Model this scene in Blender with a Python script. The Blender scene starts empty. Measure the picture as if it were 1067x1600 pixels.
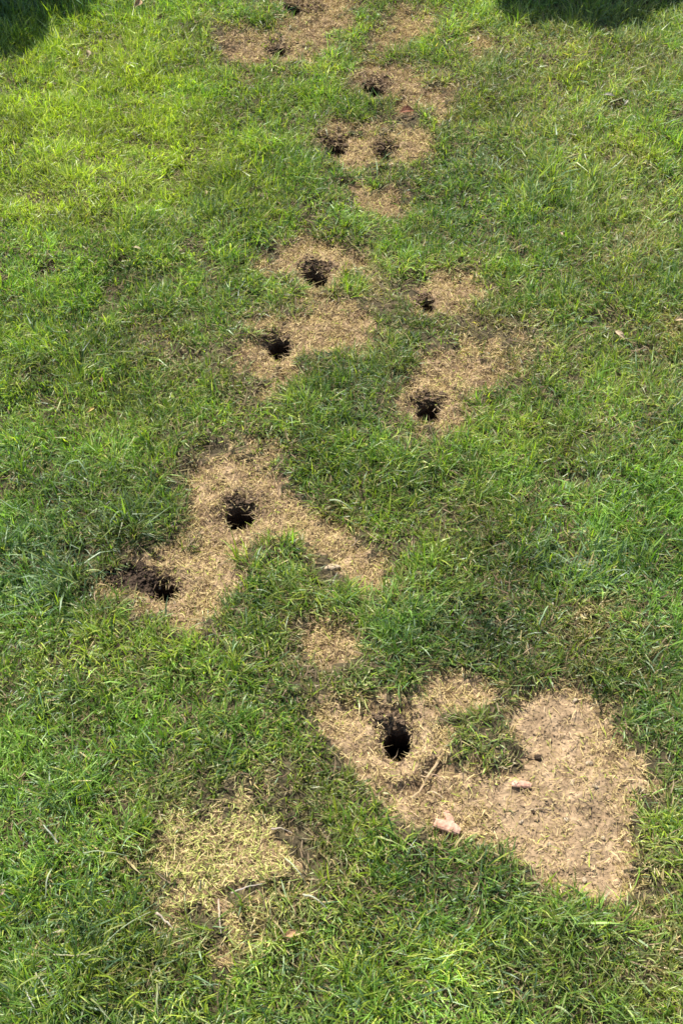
import bpy, math, random
import numpy as np

# ------------------------------------------------------------------ camera, sky, sun
scene = bpy.context.scene
col = scene.collection
CAM_H, PITCH, VFOV = 1.60, math.radians(52.0), math.radians(48.0)
cam_data = bpy.data.cameras.new('camera')
cam = bpy.data.objects.new('camera', cam_data)
col.objects.link(cam)
cam.location = (0, 0, CAM_H)
cam.rotation_euler = (math.pi / 2 - PITCH, 0, 0)
cam_data.sensor_fit = 'VERTICAL'
cam_data.angle = VFOV
cam_data.clip_start = 0.02
cam_data.clip_end = 400
scene.camera = cam

SUN_EL, SUN_AZ = math.radians(54), math.radians(-24)     # azimuth from +Y, negative = left of view
world = bpy.data.worlds.new('World')
scene.world = world
world.use_nodes = True
wn = world.node_tree
bgn = wn.nodes['Background']
sky = wn.nodes.new('ShaderNodeTexSky')
sky.sky_type = 'NISHITA'
sky.sun_disc = False
sky.sun_elevation = SUN_EL
sky.sun_rotation = SUN_AZ
wn.links.new(sky.outputs[0], bgn.inputs[0])
bgn.inputs[1].default_value = 0.085
sl = bpy.data.lights.new('sun', 'SUN')
sl.energy = 5.0
sl.angle = math.radians(0.55)
sl.color = (1.0, 0.955, 0.88)
so = bpy.data.objects.new('sun', sl)
col.objects.link(so)
sdir = (math.sin(SUN_AZ) * math.cos(SUN_EL), math.cos(SUN_AZ) * math.cos(SUN_EL), math.sin(SUN_EL))
so.location = tuple(6 * c for c in sdir)
from mathutils import Vector, Matrix
so.rotation_euler = Vector(sdir).to_track_quat('Z', 'Y').to_euler()
scene.view_settings.view_transform = 'Standard'
scene.view_settings.look = 'None'
scene.view_settings.gamma = 1
scene.view_settings.use_curve_mapping = False
scene.view_settings.exposure = 1.16
scene.cycles.filter_width = 1.6
scene.cycles.max_bounces = 6
scene.cycles.diffuse_bounces = 4
scene.cycles.transmission_bounces = 4
scene.cycles.use_adaptive_sampling = True

rng = np.random.default_rng(7)
random.seed(7)

# ------------------------------------------------------------------ survey of the site: photo pixel <-> ground metre
T2 = 2 * math.tan(VFOV / 2)
CP, SP = math.cos(PITCH), math.sin(PITCH)


def ground(px, py):
    """point of the flat lawn measured at a pixel of the 1067 x 1600 photograph"""
    u = (np.asarray(px, float) - 533.5) / 1600 * T2
    v = (800 - np.asarray(py, float)) / 1600 * T2
    dy = CP + v * SP
    dz = -SP + v * CP
    t = CAM_H / -dz
    return u * t, dy * t


def survey(x, y):
    dy, dz = y, -CAM_H
    f = dy * CP - dz * SP
    v = (dy * SP + dz * CP) / f
    u = x / f
    return u / T2 * 1600 + 533.5, 800 - v / T2 * 1600


def metres_per_px(py):
    a, b = ground(533.5, py), ground(534.5, py)
    return float(b[0] - a[0])


# ------------------------------------------------------------------ noise
def _hash(ix, iy, s):
    n = (ix.astype(np.int64) * 374761393 + iy.astype(np.int64) * 668265263 + s * 1274126177) & 0xffffffff
    n = ((n ^ (n >> 13)) * 1274126177) & 0xffffffff
    n = (n ^ (n >> 16)) & 0xffffffff
    return n / 4294967295.0


def vnoise(x, y, scale, s=0):
    x = np.asarray(x) / scale + 1000.5
    y = np.asarray(y) / scale + 1000.5
    ix, iy = np.floor(x), np.floor(y)
    fx, fy = x - ix, y - iy
    fx = fx * fx * (3 - 2 * fx)
    fy = fy * fy * (3 - 2 * fy)
    a, b = _hash(ix, iy, s), _hash(ix + 1, iy, s)
    c, d = _hash(ix, iy + 1, s), _hash(ix + 1, iy + 1, s)
    return (a * (1 - fx) + b * fx) * (1 - fy) + (c * (1 - fx) + d * fx) * fy - 0.5   # -0.5..0.5


def fbm(x, y, scale, s=0, o=3):
    r, amp = 0, 1.0
    for k in range(o):
        r = r + amp * vnoise(x, y, scale / 2 ** k, s + 17 * k)
        amp *= 0.55
    return r


def smooth(a, b, v):
    t = np.clip((v - a) / (b - a), 0, 1)
    return t * t * (3 - 2 * t)


# ------------------------------------------------------------------ where the worn patches lie
# label, outline (photo pixels), edge softness px, strength, soil share, tone (0 pale straw .. 1 brown)
PATCHES = [
    ('straw-coloured worn patch at the far end of the lawn with two crumbled hollows',
     [(430, -40), (440, 5), (466, 30), (440, 38), (400, 45), (365, 60), (352, 80), (365, 100), (400, 107), (440, 101), (475, 90), (505, 70), (538, 50), (545, 20), (535, -40)], 12, 0.95, .25, .35),
    ('small curved straw strip of dead grass right of the farthest worn patch',
     [(594, 62), (610, 33), (640, 12), (670, 22), (668, 45), (635, 52), (608, 76), (592, 72)], 9, 0.9, .1, .2),
    ('faint pinkish dry patch near the top, just below the right tree shade',
     [(722, 56), (745, 50), (782, 58), (786, 74), (745, 78), (722, 70)], 9, 0.75, .1, .2),
    ('reddish tan dead patch around a ragged dark hole above the brown leaf',
     [(560, 110), (570, 93), (610, 89), (645, 103), (657, 124), (702, 138), (702, 156), (655, 158), (610, 154), (572, 148)], 11, 0.95, .25, .35),
    ('wide pale straw patch holding two small dark holes side by side',
     [(492, 208), (520, 178), (548, 192), (600, 202), (652, 195), (666, 215), (656, 240), (600, 250), (540, 256), (508, 244)], 10, 1.0, .2, .1),
    ('small rounded dead patch of matted brown straw without an open hole',
     [(545, 288), (565, 275), (615, 280), (640, 308), (628, 332), (595, 332), (562, 315)], 9, 1.0, .2, .4),
    ('straw patch around a dark hole, with a thin arm reaching right, upper middle',
     [(408, 412), (436, 388), (475, 372), (515, 366), (545, 388), (590, 382), (608, 396), (575, 412), (540, 430), (508, 447), (480, 442), (455, 428), (425, 434)], 11, 0.95, .25, .25),
    ('long straw patch with a dark hole at its left end',
     [(368, 562), (385, 522), (415, 508), (455, 515), (475, 490), (508, 474), (545, 478), (582, 508), (572, 545), (530, 552), (480, 562), (450, 594), (412, 602), (380, 588)], 12, 0.95, .2, .25),
    ('small tan patch with a narrow dark hole at its lower left edge',
     [(640, 452), (662, 426), (695, 418), (730, 438), (748, 465), (722, 482), (690, 487), (650, 482)], 11, 0.92, .2, .3),
    ('two-lobed brown straw patch with a round dark hole at its lower end',
     [(640, 602), (655, 570), (678, 540), (720, 530), (757, 550), (772, 590), (742, 608), (716, 622), (735, 650), (716, 670), (680, 676), (645, 664), (628, 636)], 10, 1.0, .25, .35),
    ('faint dry patch right of the two-lobed brown patch',
     [(770, 545), (812, 538), (845, 560), (822, 582), (780, 582)], 12, 0.42, .05, .1),
    ('large angular straw patch with two burrow holes and a small stone',
     [(305, 740), (345, 714), (400, 710), (440, 732), (458, 780), (500, 806), (540, 812), (570, 858), (588, 905), (572, 928), (545, 908), (522, 884), (480, 862), (440, 850), (398, 850), (378, 872), (384, 910), (350, 942), (300, 966), (268, 975), (235, 952), (180, 932), (163, 910), (196, 886), (250, 870), (290, 850), (300, 820), (288, 780)], 10, 1.0, .3, .2),
    ('small straw patch in the green grass between the stone and the big bare patch',
     [(466, 985), (500, 972), (550, 998), (552, 1022), (505, 1038), (475, 1012)], 10, 0.85, .15, .3),
    ('largest bare patch of sandy soil and straw with a deep hole at its left',
     [(498, 1112), (518, 1085), (560, 1095), (612, 1085), (650, 1060), (700, 1050), (745, 1062), (775, 1080), (825, 1060), (880, 1072), (922, 1080), (962, 1110), (985, 1160), (1006, 1220), (996, 1280), (980, 1330), (992, 1390), (955, 1402), (900, 1402), (860, 1372), (800, 1335), (760, 1312), (700, 1316), (655, 1292), (620, 1255), (580, 1215), (540, 1175), (505, 1150)], 10, 1.0, .4, .15),
    ('pale yellow patch of matted thatch near the bottom left with torn gaps',
     [(246, 1325), (270, 1286), (305, 1262), (350, 1253), (405, 1252), (432, 1275), (452, 1310), (462, 1345), (446, 1376), (420, 1388), (400, 1410), (365, 1425), (345, 1446), (305, 1425), (275, 1430), (250, 1380)], 17, 0.66, .0, -.3),
    ('tiny tan bare spot below the pale yellow thatch',
     [(326, 1482), (350, 1478), (358, 1500), (342, 1512), (326, 1500)], 7, 0.9, .3, .3),
]
# burrow holes: label, centre px, half width, half height, how deep, ragged grass left over the mouth
HOLES = [
    ('deep round black burrow hole at the left of the largest bare patch', 621, 1156, 25, 29, .20, 0),
    ('ragged dark burrow hole ringed by straw at the top of the angular patch', 375, 800, 26, 20, .16, .2),
    ('burrow hole beside a spill of dark crumbly soil, left end of the angular patch', 258, 917, 25, 19, .15, .3),
    ('round black burrow hole at the lower end of the two-lobed brown patch', 669, 642, 21, 17, .16, .1),
    ('dark burrow hole at the left end of the long straw patch', 437, 543, 21, 20, .16, .15),
    ('dark burrow hole in the upper middle patch with a thin arm', 492, 424, 22, 17, .14, .2),
    ('narrow dark hole at the lower left edge of the small tan patch', 667, 470, 15, 14, .11, .3),
    ('shallow dark hole on the right in the wide pale patch', 604, 231, 15, 12, .06, 1.0),
    ('dark ragged hole at the left end of the wide pale patch', 523, 224, 18, 14, .07, .9),
    ('ragged hole partly hidden by dead blades above the brown leaf', 586, 132, 20, 14, .07, 1.2),
    ('small shallow hole at the lower edge of the farthest patch', 436, 80, 14, 11, .07, .5),
    ('grass-choked dark hollow cut by the top edge of the photo', 457, 14, 18, 13, .08, .8),
]
# green islands left standing inside patches (px)
ISLANDS = [(690, 1110, 34, 18, .4), (800, 1202, 16, 14, .7), (655, 1092, 42, 14, .4), (765, 1120, 30, 20, .5), (735, 1150, 52, 42, .93), (778, 1180, 36, 22, .8), (712, 1128, 40, 26, .45), (800, 1065, 30, 26, .9), (440, 893, 46, 28, .75),
           (415, 62, 52, 20, .55), (625, 130, 10, 5, 0), (590, 1075, 45, 24, .6), (430, 872, 34, 14, .4), (700, 505, 30, 14, .4)]
# tone zones of the lawn: cx, cy, rx, ry, yellow, blue, dry, longer, thinner
ZONES = [
    (150, 230, 190, 150, .55, 0, 0, 0, 0), (95, 330, 70, 45, .8, 0, .12, 0, 0), (60, 200, 120, 90, .3, 0, 0, 0, 0),
    (200, 80, 170, 70, .45, .1, .08, .1, 0), (290, 240, 90, 70, .35, 0, 0, 0, 0), (985, 245, 42, 28, .9, 0, .1, 0, 0),
    (960, 425, 60, 30, .45, 0, .05, 0, 0), (860, 290, 70, 50, 0, .6, 0, .4, 0), (740, 250, 70, 60, 0, .3, 0, .1, 0),
    (930, 90, 200, 90, .15, .25, .16, 0, 0), (850, 180, 160, 100, .05, .35, .12, 0, 0), (1010, 360, 90, 90, 0, .2, .22, 0, .1),
    (340, 330, 40, 30, 0, .5, 0, .3, 0), (100, 860, 110, 50, -.2, .6, 0, .5, .15), (60, 900, 70, 60, -.2, .6, 0, .5, 0),
    (140, 900, 50, 25, -.2, .5, 0, .5, .25), (215, 810, 60, 45, -.1, .4, 0, .4, .15), (40, 560, 120, 90, .25, .1, 0, .2, 0),
    (160, 640, 90, 50, .3, 0, .06, 0, 0), (300, 560, 100, 60, .1, 0, .18, -.15, 0), (250, 540, 50, 30, .2, 0, .35, -.2, 0),
    (430, 470, 100, 40, 0, .1, .1, 0, 0), (580, 590, 110, 40, -.1, .25, 0, .2, 0), (640, 510, 40, 26, -.2, .35, 0, .2, 0),
    (380, 470, 60, 30, -.1, .2, 0, .1, 0), (800, 680, 120, 40, .35, 0, .05, 0, 0), (1000, 680, 90, 50, 0, .55, .08, .1, 0),
    (880, 760, 90, 50, 0, .3, .05, .1, .1), (880, 880, 80, 50, -.1, .4, 0, .5, .1), (960, 880, 70, 50, 0, .35, .05, .45, 0),
    (720, 840, 120, 70, .1, 0, .12, 0, 0), (930, 960, 60, 26, .1, 0, .6, -.3, .15), (880, 1000, 60, 30, .2, 0, .3, -.2, 0),
    (700, 985, 110, 50, -.2, .35, 0, .2, .05), (950, 1050, 80, 30, .2, 0, .3, -.1, 0), (1040, 1100, 60, 60, 0, .2, .1, 0, 0),
    (420, 1000, 100, 60, .05, .1, .05, 0, 0), (120, 1040, 110, 30, .35, .1, .1, 0, .05), (250, 1000, 90, 30, .45, 0, .05, 0, 0),
    (520, 1060, 60, 30, .2, 0, .4, -.2, .1), (480, 1200, 60, 70, .35, 0, .1, 0, 0), (530, 1330, 60, 90, .4, 0, .25, -.1, 0),
    (60, 1250, 120, 90, 0, .2, .03, .15, .05), (230, 1180, 90, 40, .1, .2, 0, .1, 0), (360, 1200, 60, 30, 0, .2, .03, .2, .1),
    (90, 1450, 120, 80, -.05, .35, .04, .3, .1), (60, 1570, 80, 40, 0, .35, 0, .3, 0), (260, 1540, 120, 60, .3, .1, .08, .1, 0),
    (620, 1500, 160, 80, .25, .1, .06, 0, 0), (820, 1530, 120, 60, .05, .3, .08, .1, .05), (1030, 1400, 50, 130, .35, 0, .3, -.05, .05),
    (1030, 1300, 45, 70, .5, 0, .2, 0, 0), (960, 1500, 90, 50, .1, .15, .22, 0, .1), (1040, 1545, 60, 40, .5, 0, .15, 0, 0),
    (600, 1350, 90, 40, .1, .1, 0, .1, 0), (750, 1400, 100, 50, .05, .2, 0, .15, 0), (380, 1460, 90, 40, .1, .2, .25, .3, .15),
    (560, 200, 60, 30, .35, 0, .05, 0, 0), (700, 150, 60, 30, .1, 0, .35, 0, 0), (760, 500, 60, 45, .1, 0, .45, -.1, .1),
    (560, 450, 60, 50, .1, 0, .3, -.1, .1), (590, 455, 25, 18, .1, 0, .5, -.2, .1), (1045, 515, 35, 30, .1, 0, .5, 0, .1),
    (810, 545, 60, 40, .1, .0, .3, -.1, .1), (640, 760, 100, 60, .1, .1, 0, .1, 0), (60, 20, 70, 60, -.1, .4, 0, .6, 0),
    (960, 20, 130, 40, 0, .3, .1, .4, 0), (400, 300, 90, 60, .2, .1, 0, .1, 0), (330, 680, 120, 60, .1, 0, .15, -.1, 0),
    (420, 620, 100, 40, .1, .1, .05, 0, 0), (560, 850, 30, 25, 0, 0, .2, 0, 0), (500, 900, 80, 40, .1, 0, .22, -.1, .05), (330, 720, 40, 25, 0, 0, .3, -.2, 0), (745, 1155, 60, 48, .3, 0, -.15, .1, -.4), (340, 1310, 130, 80, .35, 0, .3, -.1, 0), (470, 1330, 40, 55, 0, 0, .6, -.3, .4), (380, 1430, 110, 40, .1, .1, .3, .2, .3),
    (900, 300, 220, 200, 0, .1, .10, 0, 0), (850, 60, 260, 60, 0, .1, .1, 0, 0), (980, 560, 110, 90, .1, 0, .16, 0, 0)]
# torn gaps where dark thatch shows (px)
GAPS = [(212, 903, 40, 19), (462, 1296, 34, 13), (478, 1335, 16, 26), (440, 1310, 14, 12), (395, 1390, 44, 8), (348, 1408, 15, 18), (300, 1425, 34, 9), (258, 1440, 24, 10), (385, 1465, 24, 12), (450, 1428, 26, 9),
        (470, 1385, 26, 10), (395, 1240, 40, 7), (330, 705, 26, 12), (300, 735, 22, 12), (130, 875, 34, 22), (690, 1200, 26, 12), (650, 1232, 26, 12),
        (800, 1205, 18, 12), (815, 1185, 24, 8), (600, 1108, 40, 8), (955, 172, 18, 8), (78, 240, 9, 9), (410, 390, 30, 10), (640, 440, 22, 22), (362, 75, 16, 14),
        (598, 70, 14, 8), (710, 57, 12, 7), (545, 285, 16, 8), (900, 745, 34, 12), (550, 285, 12, 8), (880, 870, 30, 20), (300, 560, 20, 8), (80, 430, 26, 10), (185, 425, 14, 22), (815, 400, 20, 12), (945, 505, 26, 12)]

X0, X1, Y0, Y1, CELL = -1.75, 1.75, 0.05, 3.95, 0.005
gx = np.arange(X0, X1 + CELL, CELL)
gy = np.arange(Y0, Y1 + CELL, CELL)
GX, GY = np.meshgrid(gx, gy)
PX, PY = survey(GX, GY)


def poly_sd(px, py, pts):
    """signed distance, positive inside, in photo px (vertical stretched back to ground proportions)"""
    d = np.full(px.shape, 1e9)
    inside = np.zeros(px.shape, bool)
    n = len(pts)
    for i in range(n):
        ax, ay = pts[i]
        bx, by = pts[(i + 1) % n]
        ex, ey = bx - ax, by - ay
        t = np.clip(((px - ax) * ex + (py - ay) * ey) / (ex * ex + ey * ey + 1e-9), 0, 1)
        d = np.minimum(d, np.hypot(px - ax - t * ex, py - ay - t * ey))
        c = ((ay > py) != (by > py)) & (px < (bx - ax) * (py - ay) / (by - ay + 1e-12) + ax)
        inside ^= c
    return np.where(inside, d, -d)


edge_noise = fbm(GX, GY, 0.055, 3, 4)
fine_noise = fbm(GX, GY, 0.016, 9, 2)
BARE = np.zeros(GX.shape)
HALO = np.zeros(GX.shape)
OWNER = np.full(GX.shape, -1)
SOIL = np.zeros(GX.shape)
TONE = np.zeros(GX.shape)
for i, (lb, pts, soft, strength, soil, tone) in enumerate(PATCHES):
    a = np.array(pts)
    m = (PX > a[:, 0].min() - 90) & (PX < a[:, 0].max() + 90) & (PY > a[:, 1].min() - 90) & (PY < a[:, 1].max() + 90)
    sd = poly_sd(PX[m], PY[m], pts) + edge_noise[m] * soft * 2.8 + fine_noise[m] * soft * 2.9 + soft * .15
    b = smooth(-soft * 1.3, soft * 1.5, sd) * strength
    cur = BARE[m]
    w = b > cur
    tmp = OWNER[m]; tmp[w] = i; OWNER[m] = tmp
    tmp = SOIL[m]; tmp[w] = soil; SOIL[m] = tmp
    tmp = TONE[m]; tmp[w] = tone; TONE[m] = tmp
    BARE[m] = np.maximum(cur, b)
    HALO[m] = np.maximum(HALO[m], smooth(-soft * 4.2, soft * .3, sd + edge_noise[m] * soft * 2) * min(1, strength))
# the sandy, open part of the biggest patch
sand = smooth(-25, 25, poly_sd(PX, PY, [(800, 1090), (880, 1085), (930, 1130), (950, 1200), (975, 1250), (975, 1390), (900, 1395), (840, 1350), (770, 1300), (760, 1240), (820, 1200), (790, 1130)]) + edge_noise * 40)
SOIL = np.maximum(SOIL, sand * (.76 + .3 * edge_noise))
for cx, cy, rx, ry, k in ISLANDS:
    q = ((PX - cx) / rx) ** 2 + ((PY - cy) / ry) ** 2
    BARE = BARE * (1 - k * (1 - smooth(.5, 1.5, q + edge_noise * 1.9 + fine_noise * 1.1)))
YEL = np.zeros(GX.shape); BLU = np.zeros(GX.shape); DRY = np.zeros(GX.shape); LEN = np.zeros(GX.shape); THIN = np.zeros(GX.shape)
for cx, cy, rx, ry, ye, bl, dr, le, th in ZONES:
    g = np.exp(-(((PX - cx) / rx) ** 2 + ((PY - cy) / ry) ** 2) * 1.1) * (1 + 1.0 * edge_noise)
    YEL += g * ye * 1.6; BLU += g * bl * 1.4; DRY += g * dr * 1.6; LEN += g * le; THIN += g * th
DRY += .46 * HALO; YEL += .22 * HALO; LEN -= .30 * HALO; THIN += .30 * HALO
# paler and deeper green stands of the turf (px)
LIGHT = np.zeros(GX.shape)
for cx, cy, rx, ry, v in [(180, 190, 190, 110, .08), (95, 320, 80, 50, .2), (230, 90, 160, 50, .1), (70, 880, 90, 60, -.25), (210, 800, 60, 40, -.2), (440, 640, 120, 40, -.2), (560, 610, 80, 40, -.2),
                          (800, 1000, 150, 50, -.2), (620, 960, 120, 50, -.15), (240, 420, 130, 50, -.15), (400, 350, 50, 25, -.2), (985, 660, 90, 60, .15), (940, 110, 150, 60, .12), (860, 870, 60, 40, -.1), (980, 920, 90, 40, .1),
                          (650, 780, 130, 50, -.12), (100, 1090, 90, 40, -.05), (60, 1460, 120, 60, -.12), (330, 1190, 90, 30, -.1), (700, 1400, 150, 40, -.12), (620, 1480, 150, 50, .1), (870, 300, 60, 30, -.15),
                          (640, 520, 40, 26, -.25), (1040, 1080, 60, 50, -.1), (1040, 1330, 40, 90, .1), (480, 290, 50, 40, -.12), (430, 190, 60, 60, -.1), (30, 560, 90, 60, .05), (800, 430, 90, 40, -.08)]:
    LIGHT += (.5 if v < 0 else .6) * v * np.exp(-(((PX - cx) / rx) ** 2 + ((PY - cy) / ry) ** 2) * 1.1) * (1 + .8 * edge_noise)
GAP = np.zeros(GX.shape)
for cx, cy, rx, ry in GAPS:
    q = ((PX - cx) / rx) ** 2 + ((PY - cy) / ry) ** 2
    GAP = np.maximum(GAP, 1 - smooth(.3, 1.6, q + edge_noise * 1.4 + fine_noise * .8))
HOLE_W = []
for lb, cx, cy, rx, ry, dp, rag in HOLES:
    x, y = ground(cx, cy)
    xr = metres_per_px(cy) * rx
    yr = abs(ground(cx, cy - ry)[1] - ground(cx, cy + ry)[1]) / 2
    HOLE_W.append((float(x), float(y), float(xr) * .93, float(yr) * .93))
HOLEF = np.full(GX.shape, 9.0)
for x, y, xr, yr in HOLE_W:
    HOLEF = np.minimum(HOLEF, np.hypot((GX - x) / xr, (GY - y) / yr))


def sample(F, x, y, fill=0.0):
    fx = (np.asarray(x) - X0) / CELL
    fy = (np.asarray(y) - Y0) / CELL
    ok = (fx >= 0) & (fy >= 0) & (fx < F.shape[1] - 1.001) & (fy < F.shape[0] - 1.001)
    fxc = np.clip(fx, 0, F.shape[1] - 1.001); fyc = np.clip(fy, 0, F.shape[0] - 1.001)
    ix, iy = fxc.astype(int), fyc.astype(int)
    tx, ty = fxc - ix, fyc - iy
    r = (F[iy, ix] * (1 - tx) + F[iy, ix + 1] * tx) * (1 - ty) + (F[iy + 1, ix] * (1 - tx) + F[iy + 1, ix + 1] * tx) * ty
    return np.where(ok, r, fill)


def height(x, y, detail=True):
    x = np.asarray(x, float); y = np.asarray(y, float)
    b = sample(BARE, x, y)
    h = fbm(x, y, .45, 31, 2) * .030 + fbm(x, y, .11, 33, 2) * .010
    h = h - .010 * b - .009 * sample(GAP, x, y)
    if detail:
        h = h + fbm(x, y, .028, 35, 3) * (.003 + .006 * b)
    hf = sample(HOLEF, x, y, 9.0)
    h = h - .015 * np.exp(-np.maximum(hf - .9, 0) * 2.3) + .006 * np.exp(-((hf - 2.1) / .5) ** 2)
    return h


# ------------------------------------------------------------------ mesh helpers
def mesh_from(name, verts, faces_list, mats, colors=None, smooth_shade=False, mat_idx=None):
    """faces_list: list of int arrays (n,k); all one mesh"""
    me = bpy.data.meshes.new(name)
    verts = np.asarray(verts, np.float32)
    me.vertices.add(len(verts))
    me.vertices.foreach_set('co', verts.ravel())
    loops = np.concatenate([f.ravel() for f in faces_list]).astype(np.int32)
    sizes = np.concatenate([np.full(len(f), f.shape[1]) for f in faces_list]).astype(np.int32)
    starts = np.concatenate([[0], np.cumsum(sizes)[:-1]]).astype(np.int32)
    me.loops.add(len(loops))
    me.loops.foreach_set('vertex_index', loops)
    me.polygons.add(len(sizes))
    me.polygons.foreach_set('loop_start', starts)
    me.polygons.foreach_set('loop_total', sizes)
    if smooth_shade:
        me.polygons.foreach_set('use_smooth', np.ones(len(sizes), bool))
    else:
        me.polygons.foreach_set('use_smooth', np.zeros(len(sizes), bool))
    if mat_idx is not None:
        me.polygons.foreach_set('material_index', mat_idx)
    for m in (mats if isinstance(mats, (list, tuple)) else [mats]):
        me.materials.append(m)
    if colors is not None:
        at = me.color_attributes.new('tint', 'FLOAT_COLOR', 'POINT')
        c = np.ones((len(verts), 4), np.float32)
        c[:, :3] = colors
        at.data.foreach_set('color', c.ravel())
    me.update()
    return me


def link(name, me, parent=None):
    o = bpy.data.objects.new(name, me)
    col.objects.link(o)
    if parent:
        o.parent = parent
    return o


def tag(o, label=None, cat=None, group=None, kind=None):
    if label: o['label'] = label
    if cat: o['category'] = cat
    if group: o['group'] = group
    if kind: o['kind'] = kind
    return o


# ------------------------------------------------------------------ materials
def new_mat(name):
    m = bpy.data.materials.new(name)
    m.use_nodes = True
    nt = m.node_tree
    for n in list(nt.nodes):
        nt.nodes.remove(n)
    out = nt.nodes.new('ShaderNodeOutputMaterial')
    return m, nt, out


def blade_mat(name, trans, rough, spec, tcol=(1.5, 1.35, .55)):
    m, nt, out = new_mat(name)
    N, L = nt.nodes.new, nt.links.new
    at = N('ShaderNodeAttribute'); at.attribute_name = 'tint'
    p = N('ShaderNodeBsdfPrincipled')
    p.inputs['Roughness'].default_value = rough
    p.inputs['Specular IOR Level'].default_value = spec
    L(at.outputs['Color'], p.inputs['Base Color'])
    t = N('ShaderNodeBsdfTranslucent')
    mul = N('ShaderNodeMix'); mul.data_type = 'RGBA'; mul.blend_type = 'MULTIPLY'; mul.inputs[0].default_value = 1
    L(at.outputs['Color'], mul.inputs[6]); mul.inputs[7].default_value = (*tcol, 1)
    L(mul.outputs[2], t.inputs[0])
    mx = N('ShaderNodeMixShader'); mx.inputs[0].default_value = trans
    L(p.outputs[0], mx.inputs[1]); L(t.outputs[0], mx.inputs[2])
    L(mx.outputs[0], out.inputs[0])
    return m


def soil_mat(name, c0, c1, c2, scale=60, bump=.6, dist=.004, use_tint=False):
    m, nt, out = new_mat(name)
    N, L = nt.nodes.new, nt.links.new
    tc = N('ShaderNodeNewGeometry')
    n1 = N('ShaderNodeTexNoise'); n1.inputs['Scale'].default_value = scale; n1.inputs['Detail'].default_value = 8; n1.inputs['Roughness'].default_value = .7
    n2 = N('ShaderNodeTexNoise'); n2.inputs['Scale'].default_value = scale * 5; n2.inputs['Detail'].default_value = 4
    L(tc.outputs['Position'], n1.inputs['Vector']); L(tc.outputs['Position'], n2.inputs['Vector'])
    r = N('ShaderNodeValToRGB')
    r.color_ramp.elements[0].position = .3; r.color_ramp.elements[0].color = (*c0, 1)
    r.color_ramp.elements[1].position = .72; r.color_ramp.elements[1].color = (*c2, 1)
    e = r.color_ramp.elements.new(.5); e.color = (*c1, 1)
    L(n1.outputs[0], r.inputs[0])
    mixc = N('ShaderNodeMix'); mixc.data_type = 'RGBA'; mixc.blend_type = 'OVERLAY'; mixc.inputs[0].default_value = .5
    L(r.outputs[0], mixc.inputs[6]); L(n2.outputs[0], mixc.inputs[7])
    p = N('ShaderNodeBsdfPrincipled'); p.inputs['Roughness'].default_value = .95; p.inputs['Specular IOR Level'].default_value = .15
    L(mixc.outputs[2], p.inputs['Base Color'])
    vor = N('ShaderNodeTexVoronoi'); vor.inputs['Scale'].default_value = scale * 3.2
    L(tc.outputs['Position'], vor.inputs['Vector'])
    ad = N('ShaderNodeMath'); ad.operation = 'ADD'
    L(vor.outputs['Distance'], ad.inputs[0]); L(n2.outputs[0], ad.inputs[1])
    b = N('ShaderNodeBump'); b.inputs['Strength'].default_value = bump; b.inputs['Distance'].default_value = dist
    L(ad.outputs[0], b.inputs['Height']); L(b.outputs[0], p.inputs['Normal'])
    L(p.outputs[0], out.inputs[0])
    return m


M_GRASS = blade_mat('green_grass', .42, .46, .65, (1.35, 1.55, .4))
M_CROWN = blade_mat('shrub_leaf', .15, .5, .4)
M_STRAW = blade_mat('dead_straw', .22, .65, .15, (1.1, 1.0, .8))
M_LEAF = blade_mat('dry_leaf', .3, .6, .3, (1.2, .9, .6))
M_LAWN_SOIL = soil_mat('thatch_soil', (.022, .017, .010), (.050, .040, .022), (.10, .080, .042), 45)
M_BARE = soil_mat('dry_sandy_soil', (.125, .085, .048), (.25, .175, .102), (.365, .262, .158), 34, .9, .003)
M_THATCH_SOIL = soil_mat('brown_patch_soil', (.07, .045, .024), (.17, .115, .062), (.31, .22, .125), 45, .9, .004)
M_SPILL = soil_mat('brown_spilled_soil', (.05, .032, .02), (.115, .078, .048), (.22, .155, .10), 90, 1, .004)
M_DARK = soil_mat('moist_dark_soil', (.020, .013, .009), (.045, .030, .020), (.10, .068, .045), 70, 1, .004)
M_TUNNEL = soil_mat('damp_tunnel_soil', (.035, .023, .015), (.07, .047, .030), (.12, .082, .052), 70, 1, .004)
M_PEBBLE = soil_mat('pale_stone', (.22, .165, .10), (.32, .25, .165), (.42, .34, .24), 120, .4, .002)
M_CHIP = soil_mat('pink_terracotta', (.34, .17, .11), (.46, .27, .19), (.60, .43, .32), 50, .4, .002)
M_BARK = soil_mat('bark', (.05, .03, .02), (.09, .055, .035), (.14, .09, .06), 40, 1, .006)


# ------------------------------------------------------------------ ground sheet (one height field, cut into lawn floor + patches)
def axis(lo, hi, step, far):
    a = list(np.arange(lo, hi + step / 2, step))
    s = step
    v = a[-1]
    while v < far:
        s *= 1.35; v += s; a.append(v)
    s = step; v = a[0]; pre = []
    while v > -far:
        s *= 1.35; v -= s; pre.append(v)
    return np.array(pre[::-1] + a)


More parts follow.
